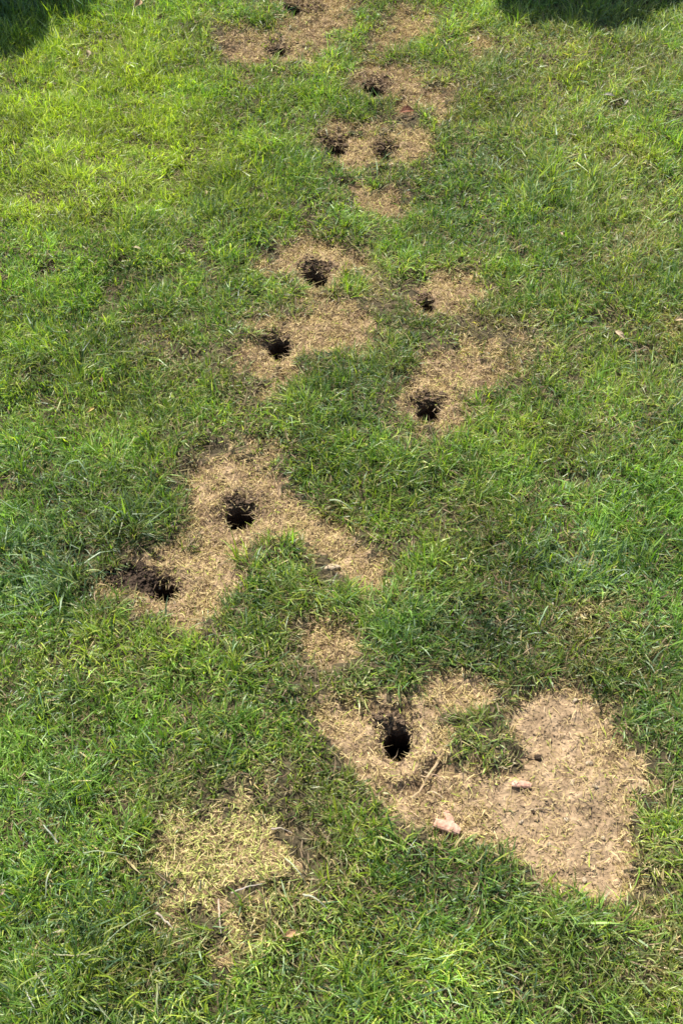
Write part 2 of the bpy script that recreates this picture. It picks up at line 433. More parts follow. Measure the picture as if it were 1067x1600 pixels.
ax = axis(-1.25, 1.25, .0066, 150)
ay = axis(0.25, 3.2, .0066, 150)
AX, AY = np.meshgrid(ax, ay)
AZ = height(AX, AY)
nv = AX.size
ids = np.arange(nv).reshape(AX.shape)
quads = np.stack([ids[:-1, :-1], ids[:-1, 1:], ids[1:, 1:], ids[1:, :-1]], -1).reshape(-1, 4)
cxm = ((AX[:-1, :-1] + AX[1:, 1:]) / 2).ravel()
cym = ((AY[:-1, :-1] + AY[1:, 1:]) / 2).ravel()
P = np.stack([AX.ravel(), AY.ravel(), AZ.ravel()], -1)
hole_q = sample(HOLEF, cxm, cym, 9.0)
keep = hole_q > 1.05
ii = np.clip(((cxm - X0) / CELL).round().astype(int), 0, GX.shape[1] - 1)
jj = np.clip(((cym - Y0) / CELL).round().astype(int), 0, GX.shape[0] - 1)
inb = (cxm > X0) & (cxm < X1) & (cym > Y0) & (cym < Y1)
owner = np.where(inb & (BARE[jj, ii] > .33), OWNER[jj, ii], -1)


def submesh(name, q, mat):
    u, inv = np.unique(q, return_inverse=True)
    return mesh_from(name, P[u], [inv.reshape(q.shape)], mat, smooth_shade=True)


tag(link('lawn_ground', submesh('lawn_ground', quads[keep & (owner < 0)], M_LAWN_SOIL)), kind='structure')
patch_obj = []
for i, pt in enumerate(PATCHES):
    q = quads[keep & (owner == i)]
    kq = keep & (owner == i)
    me = submesh('bare_patch', q, M_THATCH_SOIL)
    me.materials.append(M_BARE)
    me.polygons.foreach_set('material_index', (SOIL[jj, ii][kq] - GAP[jj, ii][kq] > .36 + .5 * fine_noise[jj, ii][kq]).astype(np.int32))
    o = link('bare_patch', me)
    tag(o, pt[0], 'bare patch', 'worn patches along the burrow trail')
    patch_obj.append(o)

# ------------------------------------------------------------------ burrow holes
def burrow(label, wx, wy, xr, yr, depth, seed):
    root = bpy.data.objects.new('burrow_hole', None)
    root.empty_display_size = .03
    col.objects.link(root)
    root.location = (wx, wy, 0)
    tag(root, label, 'burrow hole', 'burrow holes in the lawn')
    n = 56
    th = np.linspace(0, 2 * math.pi, n, endpoint=False)
    ragr = 1 + .10 * np.sin(th * 2 + seed) + .07 * np.sin(th * 3 + seed * 2.1) + .09 * (rng.random(n) - .5) + .05 * np.sin(th * 7 + seed)
    # rim rings: from outside to the mouth
    rims = [(1.45, -.004), (1.28, .0012), (1.12, .0002), (1.0, -.004), (.92, -.012)]
    V = []
    for k, (r, dz) in enumerate(rims):
        rr = r * (1 + (ragr - 1) * (1 if r < 1.3 else .3))
        x, y = wx + np.cos(th) * xr * rr, wy + np.sin(th) * yr * rr
        V.append(np.stack([x - wx, y - wy, height(x, y) + dz + (rng.random(n) - .5) * .003], -1))
    A = np.concatenate(V)
    F = []
    for k in range(len(rims) - 1):
        a = k * n + np.arange(n); b = k * n + (np.arange(n) + 1) % n
        F.append(np.stack([a, b, b + n, a + n], -1))
    link('rim', mesh_from('burrow_rim', A, [np.concatenate(F)], M_SPILL, smooth_shade=True), root)
    levels = 12
    V = []
    base = V0 = A[-n:].copy()
    zc = base[:, 2].mean()
    for k in range(levels + 1):
        f = k / levels
        rr = (1 - .10 * f - .5 * max(0, f - .85) / .15)
        wob = 1 + (rng.random(n) - .5) * .12
        x = V0[:, 0] * rr * wob
        y = V0[:, 1] * rr * wob + f * f * depth * .55          # the tunnel bends away
        x = x + math.sin(seed) * f * f * depth * .25
        z = V0[:, 2] * (1 - f) + (zc) * f - f * depth + (.0008 if k == 0 else 0)
        V.append(np.stack([x, y, z], -1))
    V.append(np.array([[math.sin(seed) * depth * .25, depth * .55, zc - depth * 1.02]]))
    B = np.concatenate(V)
    F = []
    for k in range(levels):
        a = k * n + np.arange(n); b = k * n + (np.arange(n) + 1) % n
        F.append(np.stack([a, b, b + n, a + n], -1))
    a = levels * n + np.arange(n); b = levels * n + (np.arange(n) + 1) % n
    cap = np.stack([a, b, np.full(n, len(B) - 1)], -1)
    link('tunnel', mesh_from('burrow_tunnel', B, [np.concatenate(F), cap], M_TUNNEL), root)
    return root


hole_roots = [burrow(h[0], *w, h[5], k * 1.7 + .4) for k, (h, w) in enumerate(zip(HOLES, HOLE_W))]


# ------------------------------------------------------------------ blades
def blades(x, y, z, L, W, az, th0, kap, curl, roll, c_base, c_tip, segs=3):
    n = len(x)
    s_n = segs
    pts = np.zeros((n, s_n + 1, 3))
    pts[:, 0] = np.stack([x, y, z], -1)
    a = az.copy()
    for k in range(s_n):
        f = (k + .5) / s_n
        t = th0 + kap * f
        a = az + curl * f
        d = np.stack([np.sin(t) * np.cos(a), np.sin(t) * np.sin(a), np.cos(t)], -1)
        pts[:, k + 1] = pts[:, k] + d * (L / s_n)[:, None]
    wd = np.stack([-np.sin(az) * np.cos(roll), np.cos(az) * np.cos(roll), np.sin(roll)], -1)
    prof = [.8, 1.0, .8, .45][:s_n] if s_n > 2 else [1.0, .9]
    V = np.zeros((n, 2 * s_n + 1, 3))
    C = np.zeros((n, 2 * s_n + 1, 3))
    for k in range(s_n):
        w = wd * (W * .5 * prof[k])[:, None]
        V[:, 2 * k] = pts[:, k] - w
        V[:, 2 * k + 1] = pts[:, k] + w
        f = k / s_n
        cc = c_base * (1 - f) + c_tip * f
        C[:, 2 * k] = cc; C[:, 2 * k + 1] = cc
    V[:, -1] = pts[:, -1]; C[:, -1] = c_tip
    st = 2 * s_n + 1
    o = (np.arange(n) * st)[:, None]
    F = []
    for k in range(s_n - 1):
        F.append(o + np.array([[2 * k, 2 * k + 1, 2 * k + 3, 2 * k + 2]]))
    tri = o + np.array([[2 * s_n - 2, 2 * s_n - 1, 2 * s_n]])
    return V.reshape(-1, 3), [np.concatenate(F), tri], C.reshape(-1, 3)


def in_view_poly(x, y, m):
    """inside the seen trapezoid of the lawn widened by m metres"""
    dist = y * CP + CAM_H * SP
    return (np.abs(x) < .3 * dist + m) & (y > .32 - m) & (y < 3.05 + m)


def scatter(density, m):
    n = int(density * (X1 - X0 - .3) * (Y1 - Y0 - .2))
    x = rng.uniform(X0 + .15, X1 - .15, n)
    y = rng.uniform(Y0 + .1, Y1 - .1, n)
    k = in_view_poly(x, y, m)
    return x[k], y[k]


GREEN = np.array([(.040, .095, .015), (.095, .195, .027), (.170, .305, .050), (.28, .42, .10)])
OLIV = np.array([(.09, .13, .030), (.16, .21, .055), (.25, .30, .10), (.38, .41, .18)])
YELG = np.array([(.15, .24, .018), (.24, .33, .030), (.34, .42, .060), (.46, .49, .12)])
BLUE = np.array([(.026, .068, .028), (.070, .145, .060), (.16, .255, .13), (.33, .43, .27)])
DRYC = np.array([(.20, .17, .065), (.32, .26, .11), (.44, .36, .17), (.56, .47, .25)])
BRWN = np.array([(.095, .060, .034), (.18, .118, .068), (.29, .205, .122), (.40, .30, .185)])


def pick(pal, t):
    t = np.clip(t, 0, .999) * 3
    i = t.astype(int); f = (t - i)[:, None]
    return pal[i] * (1 - f) + pal[np.minimum(i + 1, 3)] * f


# loose things lie free of the blades: px, py, radius in metres
CLEAR = [(520, 889, .034), (697, 1290, .022), (701, 1280, .02), (813, 1229, .03), (636, 174, .035), (841, 1186, .015), (344, 1430, .014), (668, 1220, .02)]


# ---- the living grass: tufts of blades
def lawn_blades():
    TX, TY = scatter(13500, .13)
    bare = sample(BARE, TX, TY); gap = sample(GAP, TX, TY); thin = sample(THIN, TX, TY); hole = sample(HOLEF, TX, TY, 9.)
    soil = sample(SOIL, TX, TY)
    clump = fbm(TX, TY, .05, 51, 3)
    keepp = (1 - bare) ** 1.6 + .035 * (1 - soil)
    keepp *= (1 - .85 * gap) * (1 - .6 * np.clip(thin, 0, 1)) * (1 + .5 * clump)
    for cx, cy, rr in CLEAR:
        ox, oy = ground(cx, cy)
        keepp = keepp * smooth(.7, 1.25, np.hypot(TX - ox, (TY - oy + rr * .35) * .8) / rr)
    k = (rng.random(len(TX)) < keepp) & (hole > 1.15)
    TX, TY, bare, clump = TX[k], TY[k], bare[k], clump[k]
    nt = len(TX)
    per = rng.integers(6, 11, nt)
    idx = np.repeat(np.arange(nt), per)
    n = len(idx)
    yel = sample(YEL, TX, TY); blu = sample(BLU, TX, TY); dry = sample(DRY, TX, TY); lng = sample(LEN, TX, TY)
    # coherent lie of the sward
    lie = (fbm(TX, TY, .16, 61, 2) * 9 + fbm(TX, TY, .05, 62, 1) * 5)
    rad = rng.uniform(0, .0095, n) ** 1.0
    ang = rng.uniform(0, 2 * math.pi, n)
    x = TX[idx] + rad * np.cos(ang); y = TY[idx] + rad * np.sin(ang)
    z = height(x, y, False) - .002
    tl = (.0295 * (1 + .8 * fbm(TX, TY, .07, 71, 3)) * (1 + .8 * lng) * (1 - .45 * bare) * rng.uniform(.8, 1.25, nt))
    L = tl[idx] * rng.uniform(.55, 1.3, n)
    W = rng.uniform(.0010, .0023, n) * (1 + .35 * np.clip(lng[idx], 0, 1))
    big = rng.random(n) < .05 + .08 * np.clip(lng[idx], 0, 1)
    L = np.where(big, L * 1.45, L); W = np.where(big, W * 1.35, W)
    mix = rng.random(n)
    az = np.where(mix < .55, ang, lie[idx] + rng.normal(0, .8, n))
    th0 = np.abs(rng.normal(.45, .32, n)) + .5 * (rng.random(nt)[idx] < .25)
    kap = rng.normal(.75, .55, n)
    curl = rng.normal(0, .7, n)
    roll = rng.normal(0, .6, n)
    # colour
    tt = rng.random(nt)[idx] * .45 + rng.random(n) * .55 + fbm(TX, TY, .12, 81, 3)[idx] * .6
    c = pick(GREEN, tt)
    tyel = yel + fbm(TX, TY, .22, 83, 2) * .35 + .06
    tblu = blu + fbm(TX, TY, .18, 84, 3) * .5 + .12
    kindr = rng.random(n)
    py = np.clip(tyel[idx] * .9 + .12, 0, .95)
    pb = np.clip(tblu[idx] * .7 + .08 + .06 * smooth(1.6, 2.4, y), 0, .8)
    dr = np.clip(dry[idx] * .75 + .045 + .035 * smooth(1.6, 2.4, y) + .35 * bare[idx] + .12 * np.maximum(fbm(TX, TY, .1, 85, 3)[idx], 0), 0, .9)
    c = np.where((kindr < pb)[:, None], pick(BLUE, rng.random(n)), c)
    kindr = rng.random(n)
    c = np.where((kindr < py)[:, None], pick(YELG, rng.random(n) * .9), c)
    kindr = rng.random(n)
    c = np.where((kindr < np.clip(.10 + 1.1 * dry[idx] + fbm(TX, TY, .25, 86, 2)[idx] * .4, 0, .8))[:, None], pick(OLIV, rng.random(n)), c)
    kindr = rng.random(n)
    isdry = kindr < dr
    c = np.where(isdry[:, None], pick(DRYC, rng.random(n)), c)
    L = np.where(isdry, L * .75, L)
    th0 = np.where(isdry, th0 + .5, th0)
    c *= (rng.uniform(.68, 1.48, n) * (1 + .55 * fbm(TX, TY, .09, 88, 3) + .12 * fbm(TX, TY, .4, 89, 2) + sample(LIGHT, TX, TY) + .12 * smooth(1.7, 2.6, TY))[idx])[:, None]  # far half brightened: oblique backlit gloss put into the blade colour
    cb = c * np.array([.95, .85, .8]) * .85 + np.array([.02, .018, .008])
    far = y > 1.15
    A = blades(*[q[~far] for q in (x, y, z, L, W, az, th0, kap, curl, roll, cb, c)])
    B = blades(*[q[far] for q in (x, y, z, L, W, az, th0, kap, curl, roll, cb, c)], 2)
    off = len(A[0])
    return np.concatenate([A[0], B[0]]), A[1] + [f + off for f in B[1]], np.concatenate([A[2], B[2]])


V, F, C = lawn_blades()
tag(link('lawn_grass', mesh_from('lawn_grass', V, F, M_GRASS, C)), 'short sunlit green lawn grass growing around the worn patches', 'grass', kind='stuff')
print('lawn tris', sum(len(f) * (f.shape[1] - 2) for f in F))


# ---- lying thatch under the living grass
def thatch():
    x, y = scatter(9000, .1)
    hole = sample(HOLEF, x, y, 9.)
    k = (hole > 1.1) & (sample(BARE, x, y) < .6)
    x, y = x[k], y[k]
    n = len(x)
    gap = sample(GAP, x, y)
    z = height(x, y, False) + rng.uniform(.001, .009, n)
    L = rng.uniform(.01, .035, n); W = rng.uniform(.001, .0022, n)
    az = rng.uniform(0, 2 * math.pi, n)
    th0 = rng.normal(1.45, .2, n); kap = rng.normal(.1, .3, n)
    c = np.where((rng.random(n) < .5)[:, None], pick(DRYC, rng.random(n) * .7), pick(BRWN, rng.random(n)))
    c *= rng.uniform(.4, .9, n)[:, None]
    return blades(x, y, z, L, W, az, th0, kap, rng.normal(0, .8, n), rng.normal(0, .5, n), c * .85, c, 2)


V, F, C = thatch()
tag(link('thatch', mesh_from('thatch', V, F, M_STRAW, C)), 'brown dead thatch lying between the roots of the lawn grass', 'thatch', kind='stuff')
print('thatch tris', len(F[0]) * 2 + len(F[1]))


# ---- dead straw of each patch
def straw_all():
    x, y = scatter(150000, .0)
    bare = sample(BARE, x, y)
    k = bare > .12
    x, y, bare = x[k], y[k], bare[k]
    soil = sample(SOIL, x, y); hole = sample(HOLEF, x, y, 9.)
    dens = smooth(.1, .6, bare) * (1 - .97 * soil) * (1 + .9 * fbm(x, y, .03, 91, 3))
    dens *= 1 - .92 * sample(GAP, x, y)
    k = (rng.random(len(x)) < dens) & (hole > .98)
    return x[k], y[k]


x, y = straw_all()
ii = np.clip(((x - X0) / CELL).round().astype(int), 0, GX.shape[1] - 1)
jj = np.clip(((y - Y0) / CELL).round().astype(int), 0, GX.shape[0] - 1)
own = OWNER[jj, ii]
for i, pt in enumerate(PATCHES):
    k = own == i
    xx, yy = x[k], y[k]
    n = len(xx)
    if n < 10:
        continue
    tone = pt[5]
    z = height(xx, yy) + rng.uniform(-.001, .007, n) * (1 + .5 * (tone < 0))
    up = rng.random(n) < .30
    L = np.where(up, rng.uniform(.005, .013, n), .006 + rng.exponential(.006, n).clip(0, .022))
    W = rng.uniform(.0006, .0014, n)
    az = rng.uniform(0, 2 * math.pi, n)
    th0 = np.where(up, rng.uniform(.1, 1.0, n), rng.normal(1.38, .2, n))
    kap = rng.normal(.2, .4, n)
    local = fbm(xx, yy, .05, 95 + i, 3)
    hole = sample(HOLEF, xx, yy, 9.)
    br = rng.random(n) < np.clip(.13 + tone * .5 + local * .5 + .35 * np.exp(-np.maximum(hole - 1, 0) * 2.2), .02, .9)
    c = np.where(br[:, None], pick(BRWN, rng.random(n) * 1.1), pick(DRYC, (.1 if tone >= 0 else .5) + rng.random(n) ** .8 * .9) * np.array([1.02, .97, .92]))
    if tone < 0:
        g = rng.random(n) < .55
        c = np.where(g[:, None], pick(OLIV, .6 + rng.random(n) * .6) * np.array([1.35, 1.3, .9]), c)
    else:
        g = rng.random(n) < .05
        c = np.where(g[:, None], pick(YELG, .4 + rng.random(n) * .5), c)
    c *= rng.uniform(.72, 1.28, n)[:, None] * np.array([1.01, 1.0, 1.0]) * (1.16 if tone >= 0 else 1.05)
    V, F, C = blades(xx, yy, z, L, W, az, th0, kap, rng.normal(0, 1.3, n), rng.normal(0, .6, n), c * .92, c, 2)
    o = link('dead_grass', mesh_from('dead_grass', V, F, M_STRAW, C), patch_obj[i])
    tag(o, kind='stuff')
print('straw', len(x) * 5)


# ------------------------------------------------------------------ crumbs, pebbles
def rock_arrays(seed, sub=1):
    import bmesh
    r = random.Random(seed)
    bm = bmesh.new()
    bmesh.ops.create_icosphere(bm, subdivisions=sub, radius=1)
    for v in bm.verts:
        v.co *= r.uniform(.72, 1.15)
    bm.verts.index_update()
    vs = np.array([v.co[:] for v in bm.verts]); fs = np.array([[v.index for v in f.verts] for f in bm.faces])
    bm.free()
    return vs, fs


ROCKS = [rock_arrays(s, 1) for s in range(6)]      # 20 triangles each


def crumbs(name, x, y, r, mat, parent, z=None, sink=.3):
    n = len(x)
    if n == 0:
        return
    Vs, Fs = [], []
    off = 0
    kinds = rng.integers(0, 6, n)
    zz = height(x, y) if z is None else z
    for q in range(6):
        k = kinds == q
        m = int(k.sum())
        if not m:
            continue
        vs, fs = ROCKS[q]
        a = rng.uniform(0, 6.28, m)
        sc = r[k][:, None] * np.stack([rng.uniform(.7, 1.3, m), rng.uniform(.7, 1.3, m), rng.uniform(.5, .9, m)], -1)
        v = vs[None] * sc[:, None]
        ca, sa = np.cos(a)[:, None], np.sin(a)[:, None]
        vx = v[..., 0] * ca - v[..., 1] * sa
        vy = v[..., 0] * sa + v[..., 1] * ca
        v = np.stack([vx + x[k][:, None], vy + y[k][:, None], v[..., 2] + (zz[k] + r[k] * sink)[:, None]], -1)
        Vs.append(v.reshape(-1, 3))
        Fs.append((fs[None] + (np.arange(m) * len(vs))[:, None, None] + off).reshape(-1, 3))
        off += m * len(vs)
    V = np.concatenate(Vs)
    if parent is not None:
        V = V - np.array(parent.location)[None]
    o = link(name, mesh_from(name, V, [np.concatenate(Fs)], mat), parent)
    return tag(o, kind='stuff')


x, y = scatter(30000, 0)
bare = sample(BARE, x, y); soil = sample(SOIL, x, y); hole = sample(HOLEF, x, y, 9.)
k = (bare > .5) & (hole > 1.0) & (rng.random(len(x)) < .10 + .9 * soil)
x, y = x[k], y[k]
ii = np.clip(((x - X0) / CELL).round().astype(int), 0, GX.shape[1] - 1)
jj = np.clip(((y - Y0) / CELL).round().astype(int), 0, GX.shape[0] - 1)
own = OWNER[jj, ii]
for i in range(len(PATCHES)):
    k = own == i
    crumbs('soil_crumbs', x[k], y[k], np.minimum(.0007 + rng.exponential(.0006, int(k.sum())), .0045), M_BARE, patch_obj[i])
print('crumbs', len(x) * 20)

# dark fresh soil spilled at some holes
for hi, (cx, cy, rx, ry, n) in {2: (214, 903, 48, 23, 950), 1: (378, 778, 34, 12, 110), 4: (425, 530, 32, 14, 110), 0: (612, 1125, 40, 14, 120), 3: (666, 622, 28, 10, 150),
                                5: (492, 405, 32, 12, 200), 8: (523, 215, 24, 14, 200), 7: (604, 222, 20, 10, 100), 9: (590, 122, 26, 12, 200), 6: (660, 460, 18, 12, 110), 10: (432, 78, 24, 9, 120), 11: (470, 12, 40, 14, 250)}.items():
    a = rng.uniform(0, 6.28, n); q = np.sqrt(rng.random(n)) * rng.uniform(.6, 1.15, n)
    X, Y = ground(cx + rx * q * np.cos(a), cy + ry * q * np.sin(a))
    k = sample(HOLEF, X, Y, 9.) > .97
    X, Y = X[k], Y[k]
    crumbs('loose_soil', X, Y, np.minimum(.0014 + rng.exponential(.0013, len(X)), .006), M_DARK if hi == 2 else M_SPILL, hole_roots[hi], z=height(X, Y) + rng.uniform(0, .005, len(X)))


# dead and living blades bending over the ragged mouths
for hi, (h, w) in enumerate(zip(HOLES, HOLE_W)):
    wx, wy, xr, yr = w
    n = int(8 + 70 * h[6])
    a = rng.uniform(0, 6.28, n)
    q = rng.uniform(.92, 1.12, n)
    X, Y = wx + np.cos(a) * xr * q, wy + np.sin(a) * yr * q
    inward = np.arctan2(wy - Y, wx - X) + rng.normal(0, 1.2, n)
    L = rng.uniform(.006, .017, n) * (1 + .3 * h[6])
    th = rng.uniform(1.1, 1.9, n)
    c = np.where((rng.random(n) < .5)[:, None], pick(BRWN, rng.random(n)), pick(DRYC, rng.random(n)))
    V, F, C = blades(X, Y, height(X, Y) + .001, L, rng.uniform(.0009, .002, n), inward, th, rng.normal(.3, .4, n), rng.normal(0, .6, n), rng.normal(0, .5, n), c * .8, c)
    V = V - np.array([wx, wy, 0])
    tag(link('hanging_roots', mesh_from('hanging_roots', V, F, M_STRAW, C), hole_roots[hi]), kind='stuff')


# ------------------------------------------------------------------ single stones, chips, leaves, stalks
def stone(name, label, cat, px, py, size, mat, seed, rot=0, group=None, sub=3, lift=.22):
    import bmesh
    r = random.Random(seed)
    bm = bmesh.new()
    bmesh.ops.create_icosphere(bm, subdivisions=sub, radius=1)
    ph = [r.uniform(0, 6) for _ in range(6)]
    planes = [(Vector((r.gauss(0, 1), r.gauss(0, 1), r.gauss(0, 1))).normalized(), r.uniform(.62, .85)) for _ in range(9)]
    for v in bm.verts:
        c = v.co.copy()
        for nrm, d in planes:
            e = c.dot(nrm) - d
            if e > 0:
                c -= nrm * e * .85
        c *= 1 + .05 * math.sin(c.x * 5 + ph[0]) + .05 * math.sin(c.y * 6 + ph[1]) + .04 * math.sin(c.z * 9 + ph[2])
        v.co = Vector((c.x * size[0], c.y * size[1], c.z * size[2]))
    me = bpy.data.meshes.new(name)
    bm.to_mesh(me); bm.free()
    me.materials.append(mat)
    o = link(name, me)
    x, y = ground(px, py)
    o.location = (float(x), float(y), float(height(x, y)) + size[2] * lift)
    o.rotation_euler = (r.uniform(-.2, .2), r.uniform(-.2, .2), rot)
    return tag(o, label, cat, group)


stone('stone', 'small flat grey-beige stone on the right arm of the angular straw patch', 'stone', 520, 889, (.0155, .0075, .0055), M_PEBBLE, 3, .15)
PEB = [(921, 1191, .0085, 'largest cream pebble on the sandy soil, upper right of the pink chip'), (893, 1224, .007, 'cream pebble below left of the largest cream pebble'),
       (928, 1231, .006, 'light pebble lowest of the three pebbles on the upper sandy soil'), (898, 1093, .009, 'whitish clod near the top edge of the big bare patch'),
       (884, 1282, .006, 'small light clod in the middle of the bare sandy soil beside a dark crack'), (856, 1322, .006, 'tan clod low on the sandy soil near the grass edge'),
       (912, 1376, .0065, 'tan clod at the bottom tip of the big bare patch'), (942, 1308, .005, 'small tan clod at the lower right of the big bare patch'),
       (813, 1287, .006, 'angular tan clod below the thin twig on the bare soil'), (272, 938, .006, 'pale lump of soil just below the hole with the dark spill'),
       (281, 924, .0035, 'tiny white pebble right of the hole with the dark spill'), (247, 907, .003, 'tiny white pebble in the dark crumbly soil spill')]
for k, (px, py, r, lb) in enumerate(PEB):
    stone('pebble', lb, 'pebble', px, py, (r * .8, r * .62, r * .5), M_PEBBLE, 20 + k, k * 1.3, 'pebbles and clods on the bare soil', 2)
# darker clods
for k, (px, py, r, lb) in enumerate([(841, 1186, .008, 'dark brown clod at the end of a crooked black root'), (768, 1200, .008, 'dark clod under the edge of the green island'),
                                     (832, 1270, .005, 'dark clod at the left end of the thin twig'), (672, 997, .005, 'brown crumb of soil lying in the green grass right of the small straw patch')]):
    stone('soil_clod', lb, 'soil clod', px, py, (r, r * .7, r * .6), M_DARK, 60 + k, k * .9, 'dark clods on the lawn', 2)


def chip(label, px, py, L, W, H, rot, seed, tilt=0.0):
    """broken piece of pinkish root or pot: a curved, broken-ended chunk"""
    r = random.Random(seed)
    n, m = 12, 9
    V, F = [], []
    for i in range(m):
        t = i / (m - 1)
        e = .75 + .25 * math.sin(math.pi * t) + r.uniform(-.04, .04)
        for j in range(n):
            a = 2 * math.pi * j / n
            rr = 1 + r.uniform(-.06, .06)
            sx = (abs(math.cos(a)) ** .7) * (1 if math.cos(a) > 0 else -1)
            sz = (abs(math.sin(a)) ** .7) * (1 if math.sin(a) > 0 else -1)
            V.append(((t - .5) * L + r.uniform(-.001, .001), sx * W / 2 * e * rr + .1 * W * math.sin(t * 2.5), sz * H / 2 * e * rr + .15 * H * math.sin(math.pi * t)))
    for i in range(m - 1):
        for j in range(n):
            a, b = i * n + j, i * n + (j + 1) % n
            F.append((a, b, b + n, a + n))
    F.append(tuple(range(n))[::-1]); F.append(tuple(range((m - 1) * n, m * n)))
    me = bpy.data.meshes.new('terracotta_chip')
    me.from_pydata(V, [], F)
    me.materials.append(M_CHIP)
    o = link('terracotta_chip', me)
    x, y = ground(px, py)
    o.location = (float(x), float(y), float(height(x, y)) + H * .42)
    o.rotation_euler = (.1, tilt, rot)
    return tag(o, label, 'chip')


chip('pale pink blocky chip at the bottom edge of the big bare patch', 697, 1297, .038, .017, .014, -.35, 4, .12)
chip('flat reddish sliver leaning against the top of the pale pink chip', 701, 1280, .022, .011, .006, 1.9, 5, .1)
chip('thin pink chip lying under the green island beside a dark clod', 813, 1229, .028, .011, .008, -.12, 8)


def leaf(label, px, py, L, W, rot, tilt, colr, seed, up=.02, group='fallen dry leaves on the lawn'):
    r = random.Random(seed)
    L *= .74; W *= .8; up *= .85
    colr = tuple(c * .8 for c in colr)
    n, m = 9, 5
    V, C, F = [], [], []
    for i in range(n):
        t = i / (n - 1)
        w = W / 2 * math.sin(math.pi * min(max(t * .93 + .05, 0), 1)) ** .75 * (1 + r.uniform(-.12, .12))
        for j in range(m):
            s = (j / (m - 1) - .5) * 2
            V.append(((t - .5) * L, s * w, abs(s) ** 1.5 * w * .55 + math.sin(t * 3.1) * L * .16 + r.uniform(-.0006, .0006)))
            q = .8 + .3 * r.random() - (.25 if j == 2 else 0)
            C.append([c * q for c in colr])
    for i in range(n - 1):
        for j in range(m - 1):
            a = i * m + j
            F.append((a, a + 1, a + m + 1, a + m))
    # short stem
    b = len(V)
    V += [(-L * .5, -.0006, 0), (-L * .5, .0006, 0), (-L * .72, .0005, .002), (-L * .72, -.0005, .002)]
    C += [[c * .6 for c in colr]] * 4
    F.append((b, b + 1, b + 2, b + 3))
    me = mesh_from('dead_leaf', np.array(V), [np.array(F)], M_LEAF, np.array(C))
    o = link('dead_leaf', me)
    x, y = ground(px, py)
    o.location = (float(x), float(y), float(height(x, y)) + up)
    o.rotation_euler = (tilt, r.uniform(-.2, .2), rot)
    sm = o.modifiers.new('thickness', 'SOLIDIFY'); sm.thickness = .0004
    return tag(o, label, 'dead leaf', group)


leaf('reddish brown curled leaf between the ragged hole and the wide pale patch', 636, 174, .046, .024, .1, .25, (.30, .12, .06), 1, .012)
leaf('orange-tan upright leaf standing in the long grass at the top left', 216, 16, .058, .020, 1.3, .9, (.58, .37, .20), 2, .032)
leaf('tan leaf scrap at the very top edge left of centre', 262, 5, .045, .018, .3, .4, (.50, .36, .20), 3, .03)
leaf('second orange leaf at the top edge beside the upright one', 200, 2, .04, .02, .6, .3, (.55, .36, .20), 4, .03)
leaf('small brown leaf scrap in bright grass below the left tree shade', 139, 92, .032, .016, 1.7, .5, (.50, .38, .22), 5, .026)
leaf('pale cream sliver of leaf lying on the left lawn level with the upper holes', 219, 410, .026, .007, -.5, .2, (.70, .60, .34), 6, .026)
leaf('tiny pale upright leaf scrap in the grass left of the small rounded patch', 323, 315, .020, .008, 1.5, .6, (.70, .56, .28), 7, .027)
leaf('yellow leaf scrap in the grass on the left lawn above the angular patch', 146, 652, .018, .010, .6, .2, (.68, .52, .16), 8, .024)
leaf('thin reddish leaf sliver standing just above the yellow scrap', 161, 607, .020, .005, 1.5, .7, (.45, .22, .12), 18, .026)
leaf('pale cream leaf scrap on the right lawn below the yellow-green spot', 973, 321, .022, .009, 0, .2, (.72, .66, .40), 9, .026)
leaf('small pinkish leaf scrap in coarse dark grass at the right', 873, 378, .016, .008, 1.9, .5, (.62, .45, .30), 10, .026)
leaf('light tan leaf on the right lawn level with the long straw patch', 966, 533, .034, .012, -.9, .4, (.62, .48, .30), 11, .02)
leaf('beige leaf scrap at the right edge near the dry spot', 1057, 512, .028, .014, .3, .2, (.60, .46, .25), 12, .024)
leaf('grey bleached leaf lying in a gap of the right lawn near the tree shade', 948, 162, .040, .010, -.3, .3, (.46, .42, .33), 13, .024)
leaf('pale leaf scrap beside the bleached leaf on the right lawn', 975, 170, .026, .008, 1.0, .3, (.52, .48, .38), 14, .022)
leaf('small tan leaf scrap below the pale yellow thatch near its lower right', 455, 1463, .020, .012, .4, .2, (.60, .36, .18), 15, .02)
leaf('pinkish leaf scrap in the grass at the bottom left edge', 6, 1398, .016, .009, .9, .3, (.45, .30, .22), 16, .022)
leaf('cream leaf blade standing in the straw of the faint pinkish dry patch', 744, 62, .038, .008, 1.5, .8, (.72, .62, .44), 17, .024)


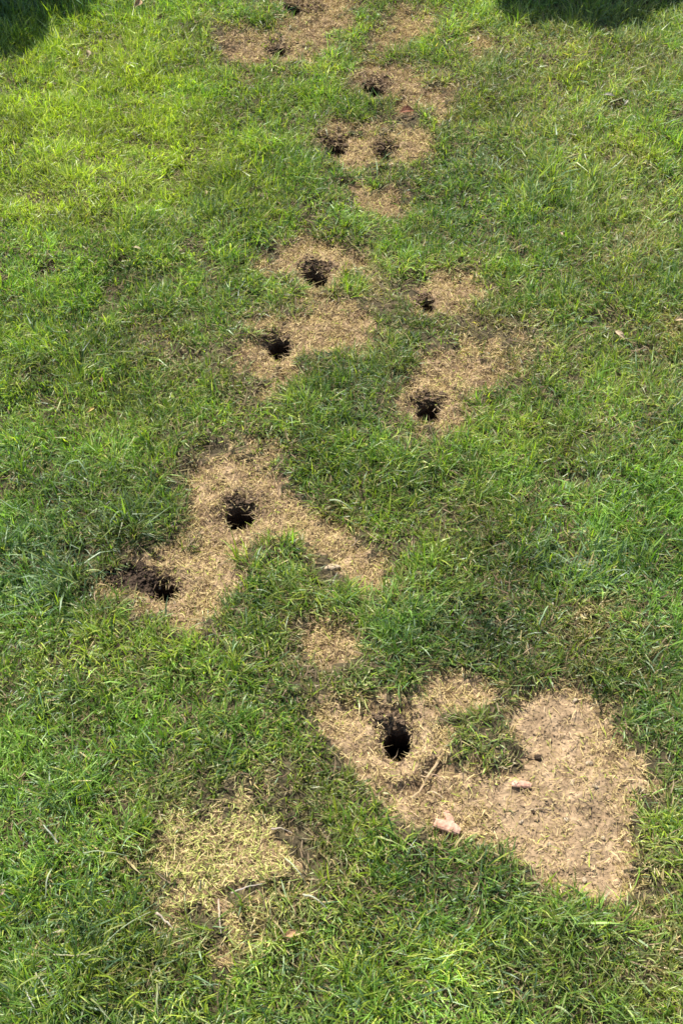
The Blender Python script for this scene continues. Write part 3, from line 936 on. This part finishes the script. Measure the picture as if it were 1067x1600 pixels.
def stalk(name, label, cat, pts, w, colr, lift, seed, group, mat=None):
    """a dry stalk through photo-surveyed ground points, with real thickness"""
    r = random.Random(seed)
    P3 = []
    for i in range(len(pts) - 1):
        for t in (0, .25, .5, .75):
            px = pts[i][0] * (1 - t) + pts[i + 1][0] * t
            py = pts[i][1] * (1 - t) + pts[i + 1][1] * t
            P3.append((px, py))
    P3.append(pts[-1])
    W = []
    for k, (px, py) in enumerate(P3):
        x, y = ground(px, py)
        f = k / (len(P3) - 1)
        W.append(Vector((float(x) + r.uniform(-.0006, .0006), float(y) + r.uniform(-.0006, .0006), float(height(x, y, False)) + lift * (.75 + .5 * math.sin(f * 3.1)) + r.uniform(-.0005, .0005))))
    V, F = [], []
    n = 5
    org = W[0].copy()
    for k, p in enumerate(W):
        d = (W[min(k + 1, len(W) - 1)] - W[max(k - 1, 0)]).normalized()
        s = d.cross(Vector((0, 0, 1))).normalized()
        u = s.cross(d)
        f = k / (len(W) - 1)
        ww = w * (1 - .55 * f) * r.uniform(.88, 1.12)
        for j in range(n):
            a = 2 * math.pi * j / n
            V.append(p - org + s * math.cos(a) * ww / 2 + u * math.sin(a) * ww * .28)
    for k in range(len(W) - 1):
        for j in range(n):
            a, b = k * n + j, k * n + (j + 1) % n
            F.append((a, b, b + n, a + n))
    me = mesh_from(name, np.array([v[:] for v in V]), [np.array(F)], mat or M_STRAW, np.array([[c * (.75 if colr[0] > .2 else 1) * r.uniform(.85, 1.1) for c in colr] for _ in V]))
    o = link(name, me)
    o.location = org
    return tag(o, label, cat, group)


SG = 'long dry stalks lying on the grass'
TAN, PALE, GRN = (.40, .32, .18), (.40, .38, .22), (.22, .34, .12)
stalk('straw_stalk', 'thick tan stalk slanting below the deep hole in the big bare patch', 'stalk', [(688, 1186), (670, 1212), (655, 1238), (642, 1250)], .0042, (.55, .42, .24), .009, 1, SG)
stalk('straw_stalk', 'thin stalk crossing the thick tan stalk below the deep hole', 'stalk', [(662, 1208), (676, 1214), (692, 1221)], .0022, (.5, .36, .22), .008, 2, SG)
stalk('straw_stalk', 'short thick straw pointing at the pink chip from the upper left', 'stalk', [(668, 1237), (680, 1243), (692, 1250)], .003, (.6, .48, .28), .006, 3, SG)
stalk('straw_stalk', 'pale stalk at the left lower edge of the yellow thatch', 'stalk', [(246, 1428), (260, 1442), (274, 1457)], .0036, (.55, .47, .36), .018, 4, SG)
stalk('straw_stalk', 'long pale runner lying across the bottom left grass', 'stalk', [(85, 1497), (118, 1501), (150, 1500), (181, 1508)], .0024, PALE, .024, 5, SG)
stalk('straw_stalk', 'pale slanting stalk below the long runner at the bottom left', 'stalk', [(60, 1526), (74, 1545), (90, 1572)], .0026, PALE, .024, 6, SG)
stalk('straw_stalk', 'lowest pale stalk near the bottom left corner', 'stalk', [(46, 1552), (55, 1572), (66, 1592)], .0024, (.55, .55, .45), .022, 7, SG)
stalk('grass_stalk', 'thin horizontal light green stalk left of the yellow thatch', 'stalk', [(134, 1340), (160, 1342), (206, 1344)], .0018, (.42, .48, .28), .026, 8, SG)
stalk('grass_stalk', 'short wide pale blade standing in the left grass above the long runner', 'stalk', [(84, 1362), (80, 1382), (75, 1408)], .0034, (.40, .48, .28), .026, 9, SG)
stalk('straw_stalk', 'upright grey-tan stalk in the gap below the yellow thatch', 'stalk', [(341, 1402), (343, 1425), (346, 1462)], .0030, (.55, .45, .34), .012, 10, SG)
stalk('straw_stalk', 'stalk bridging the dark gap at the bottom edge of the yellow thatch', 'stalk', [(362, 1396), (385, 1390), (412, 1382)], .0026, (.55, .48, .38), .014, 11, SG)
stalk('straw_stalk', 'pale stalk right of the yellow thatch pointing down to the right', 'stalk', [(474, 1404), (494, 1414), (512, 1427)], .0028, (.50, .50, .36), .022, 12, SG)
stalk('straw_stalk', 'stalk over the torn gap at the right of the yellow thatch', 'stalk', [(425, 1297), (440, 1298), (456, 1303)], .0026, (.55, .45, .36), .014, 13, SG)
stalk('straw_stalk', 'long slanting stalk crossing the right side of the yellow thatch', 'stalk', [(446, 1345), (462, 1362), (478, 1382)], .0020, (.5, .5, .34), .016, 14, SG)
stalk('grass_stalk', 'pale arched blade in the grass on the left above the thatch', 'stalk', [(92, 1320), (76, 1302), (70, 1292)], .0026, (.45, .48, .36), .024, 15, SG)
stalk('grass_stalk', 'slanting pale stalk between the runner and the yellow thatch', 'stalk', [(172, 1476), (204, 1455), (238, 1430)], .0018, (.42, .48, .28), .024, 16, SG)
stalk('grass_stalk', 'pale curved blade in the dark coarse grass left of the angular patch', 'stalk', [(176, 828), (188, 817), (198, 810)], .0040, (.34, .44, .24), .024, 17, SG)
stalk('grass_stalk', 'light arching blade on the left lawn above the angular patch', 'stalk', [(110, 735), (128, 738), (140, 752)], .0034, (.30, .42, .22), .026, 18, SG)
stalk('grass_stalk', 'bright flat blade at the left tip of the angular patch', 'stalk', [(135, 903), (150, 905), (168, 904)], .0034, (.44, .52, .20), .022, 19, SG)
stalk('grass_stalk', 'pale blade leaning out of the grass at the bottom right of centre', 'stalk', [(866, 1575), (880, 1586), (895, 1597)], .0034, (.40, .50, .22), .026, 20, SG)
stalk('straw_stalk', 'thin twig lying level across the bare sandy soil', 'stalk', [(828, 1268), (842, 1265), (858, 1267)], .0022, (.50, .38, .24), .003, 21, SG)
stalk('grass_stalk', 'pair-forming pale blade at the top right edge of the angular patch', 'stalk', [(515, 792), (532, 800), (550, 806)], .0034, (.40, .48, .26), .022, 22, SG)
stalk('grass_stalk', 'pale blade standing in the grass above the big bare patch', 'stalk', [(838, 990), (846, 975), (852, 962)], .0034, (.36, .48, .26), .024, 23, SG)
# dark roots
RG = 'dark roots in the bare patch'
stalk('root', 'crooked black root between the green island and a dark clod', 'root', [(795, 1182), (812, 1186), (826, 1184), (842, 1188)], .0032, (.03, .02, .015), .004, 31, RG)
stalk('root', 'short dark root running down from the green island to the soil', 'root', [(740, 1196), (748, 1208), (753, 1220)], .0030, (.05, .035, .02), .004, 32, RG)
stalk('root', 'dark root at the upper left corner of the sandy soil', 'root', [(786, 1098), (800, 1104), (820, 1107)], .0032, (.05, .035, .02), .006, 33, RG)
stalk('root', 'thin dark root hanging down from the upper left root', 'root', [(797, 1104), (796, 1116), (797, 1126)], .0022, (.07, .05, .03), .004, 34, RG)


# ------------------------------------------------------------------ the lawn beyond the picture
def outer_lawn():
    n = 30000
    x = rng.uniform(-4, 4, n); y = rng.uniform(-2., 6.0, n)
    k = ~in_view_poly(x, y, .20)
    x, y = x[k], y[k]
    n = len(x)
    idx = np.repeat(np.arange(n), 3)
    m = len(idx)
    a = rng.uniform(0, 6.28, m)
    X = x[idx] + rng.uniform(0, .02, m) * np.cos(a); Y = y[idx] + rng.uniform(0, .02, m) * np.sin(a)
    c = np.where((rng.random(m) < .3)[:, None], pick(YELG, rng.random(m)), pick(GREEN, rng.random(m)))
    V, F, C = blades(X, Y, height(X, Y, False), rng.uniform(.02, .045, m), rng.uniform(.004, .009, m), a, rng.uniform(.2, .9, m), rng.normal(.6, .4, m), rng.normal(0, .5, m), rng.normal(0, .5, m), c * .9, c, 2)
    return V, F, C


V, F, C = outer_lawn()
tag(link('outer_lawn_grass', mesh_from('outer_lawn_grass', V, F, M_GRASS, C)), 'green lawn grass spreading beyond the worn trail on all sides', 'grass', kind='stuff')


# two leafy shrubs past the far end of the lawn; their shade falls on the top corners
def shrub(label, x, y, lobes, seed):
    r = np.random.default_rng(seed)
    root = bpy.data.objects.new('shrub', None)
    col.objects.link(root)
    root.location = (x, y, 0)
    tag(root, label, 'shrub')
    V, F = [], []
    n = 8
    for (lx, ly, lz, lr) in lobes:
        b = len(V)
        p0 = np.array([lx * .15, ly * .15, -.02]); p1 = np.array([lx, ly, lz])
        for k in range(5):
            t = k / 4
            c = p0 * (1 - t) + p1 * t + np.array([.02 * math.sin(t * 5 + lx * 9), .02 * math.cos(t * 4), 0])
            for j in range(n):
                a = 6.283 * j / n
                w = .016 * (1 - .7 * t)
                V.append(c + np.array([w * math.cos(a), w * math.sin(a), 0]))
        for k in range(4):
            for j in range(n):
                a, q = b + k * n + j, b + k * n + (j + 1) % n
                F.append((a, q, q + n, a + n))
    link('trunk', mesh_from('trunk', np.array(V), [np.array(F)], M_BARK, smooth_shade=True), root)
    Vs, Fs, Cs = [], [], []
    off = 0
    for (lx, ly, lz, lr) in lobes:
        m = int(6500 * (lr / .25) ** 2)
        d = r.normal(size=(m, 3)); d /= np.linalg.norm(d, axis=1)[:, None]
        rad = lr * (r.random(m) ** .4) * (1 + .18 * np.sin(d[:, 0] * 7 + lx) * np.cos(d[:, 2] * 6))
        c = d * rad[:, None] * np.array([1, 1, .85]) + np.array([lx, ly, lz])
        ok = c[:, 2] > .03
        c = c[ok]; m = len(c)
        u = r.normal(size=(m, 3)); u /= np.linalg.norm(u, axis=1)[:, None]
        v = np.cross(u, r.normal(size=(m, 3))); v /= np.linalg.norm(v, axis=1)[:, None]
        s = r.uniform(.014, .026, m)[:, None]
        q = np.stack([c - u * s, c - v * s * .45, c + u * s, c + v * s * .45], 1)
        Vs.append(q.reshape(-1, 3)); Fs.append(np.arange(m * 4).reshape(-1, 4) + off); off += m * 4
        cc = pick(GREEN, r.random(m) * .8)
        Cs.append(np.repeat(cc, 4, axis=0))
    link('crown', mesh_from('crown', np.concatenate(Vs), [np.concatenate(Fs)], M_CROWN, np.concatenate(Cs) * .7), root)


print('frame top y', ground(533, 0), ground(0, 0), ground(1067, 0), ground(0, 90), ground(780, 0), ground(960, 50))
SHX, SHY = -sdir[0] / sdir[2], -sdir[1] / sdir[2]      # ground shift of a shadow per metre of height
def crown_for(shades, dx, dy):
    """lobes (relative to the base) from the shade each should throw: centre x, y on the lawn, height, radius"""
    return [(sx - SHX * h - dx, sy - SHY * h - dy, h, r) for sx, sy, h, r in shades]


bx, by = -1.20, 3.32
shrub('leafy green shrub beyond the top left corner whose shade falls on the lawn', bx, by,
      crown_for([(-.98, 2.93, .28, .21), (-.79, 3.02, .25, .12), (-1.12, 3.1, .34, .28), (-1.3, 2.95, .32, .26), (-1.0, 3.25, .62, .34)], bx, by), 1)
bx, by = .55, 3.40
shrub('wide leafy shrub beyond the top right edge whose shade falls on the lawn', bx, by,
      crown_for([(.53, 3.00, .24, .12), (.68, 2.98, .26, .14), (.80, 3.07, .27, .13), (.62, 3.2, .33, .2), (.98, 3.08, .29, .09), (.85, 3.3, .34, .2), (.66, 3.36, .62, .34)], bx, by), 2)
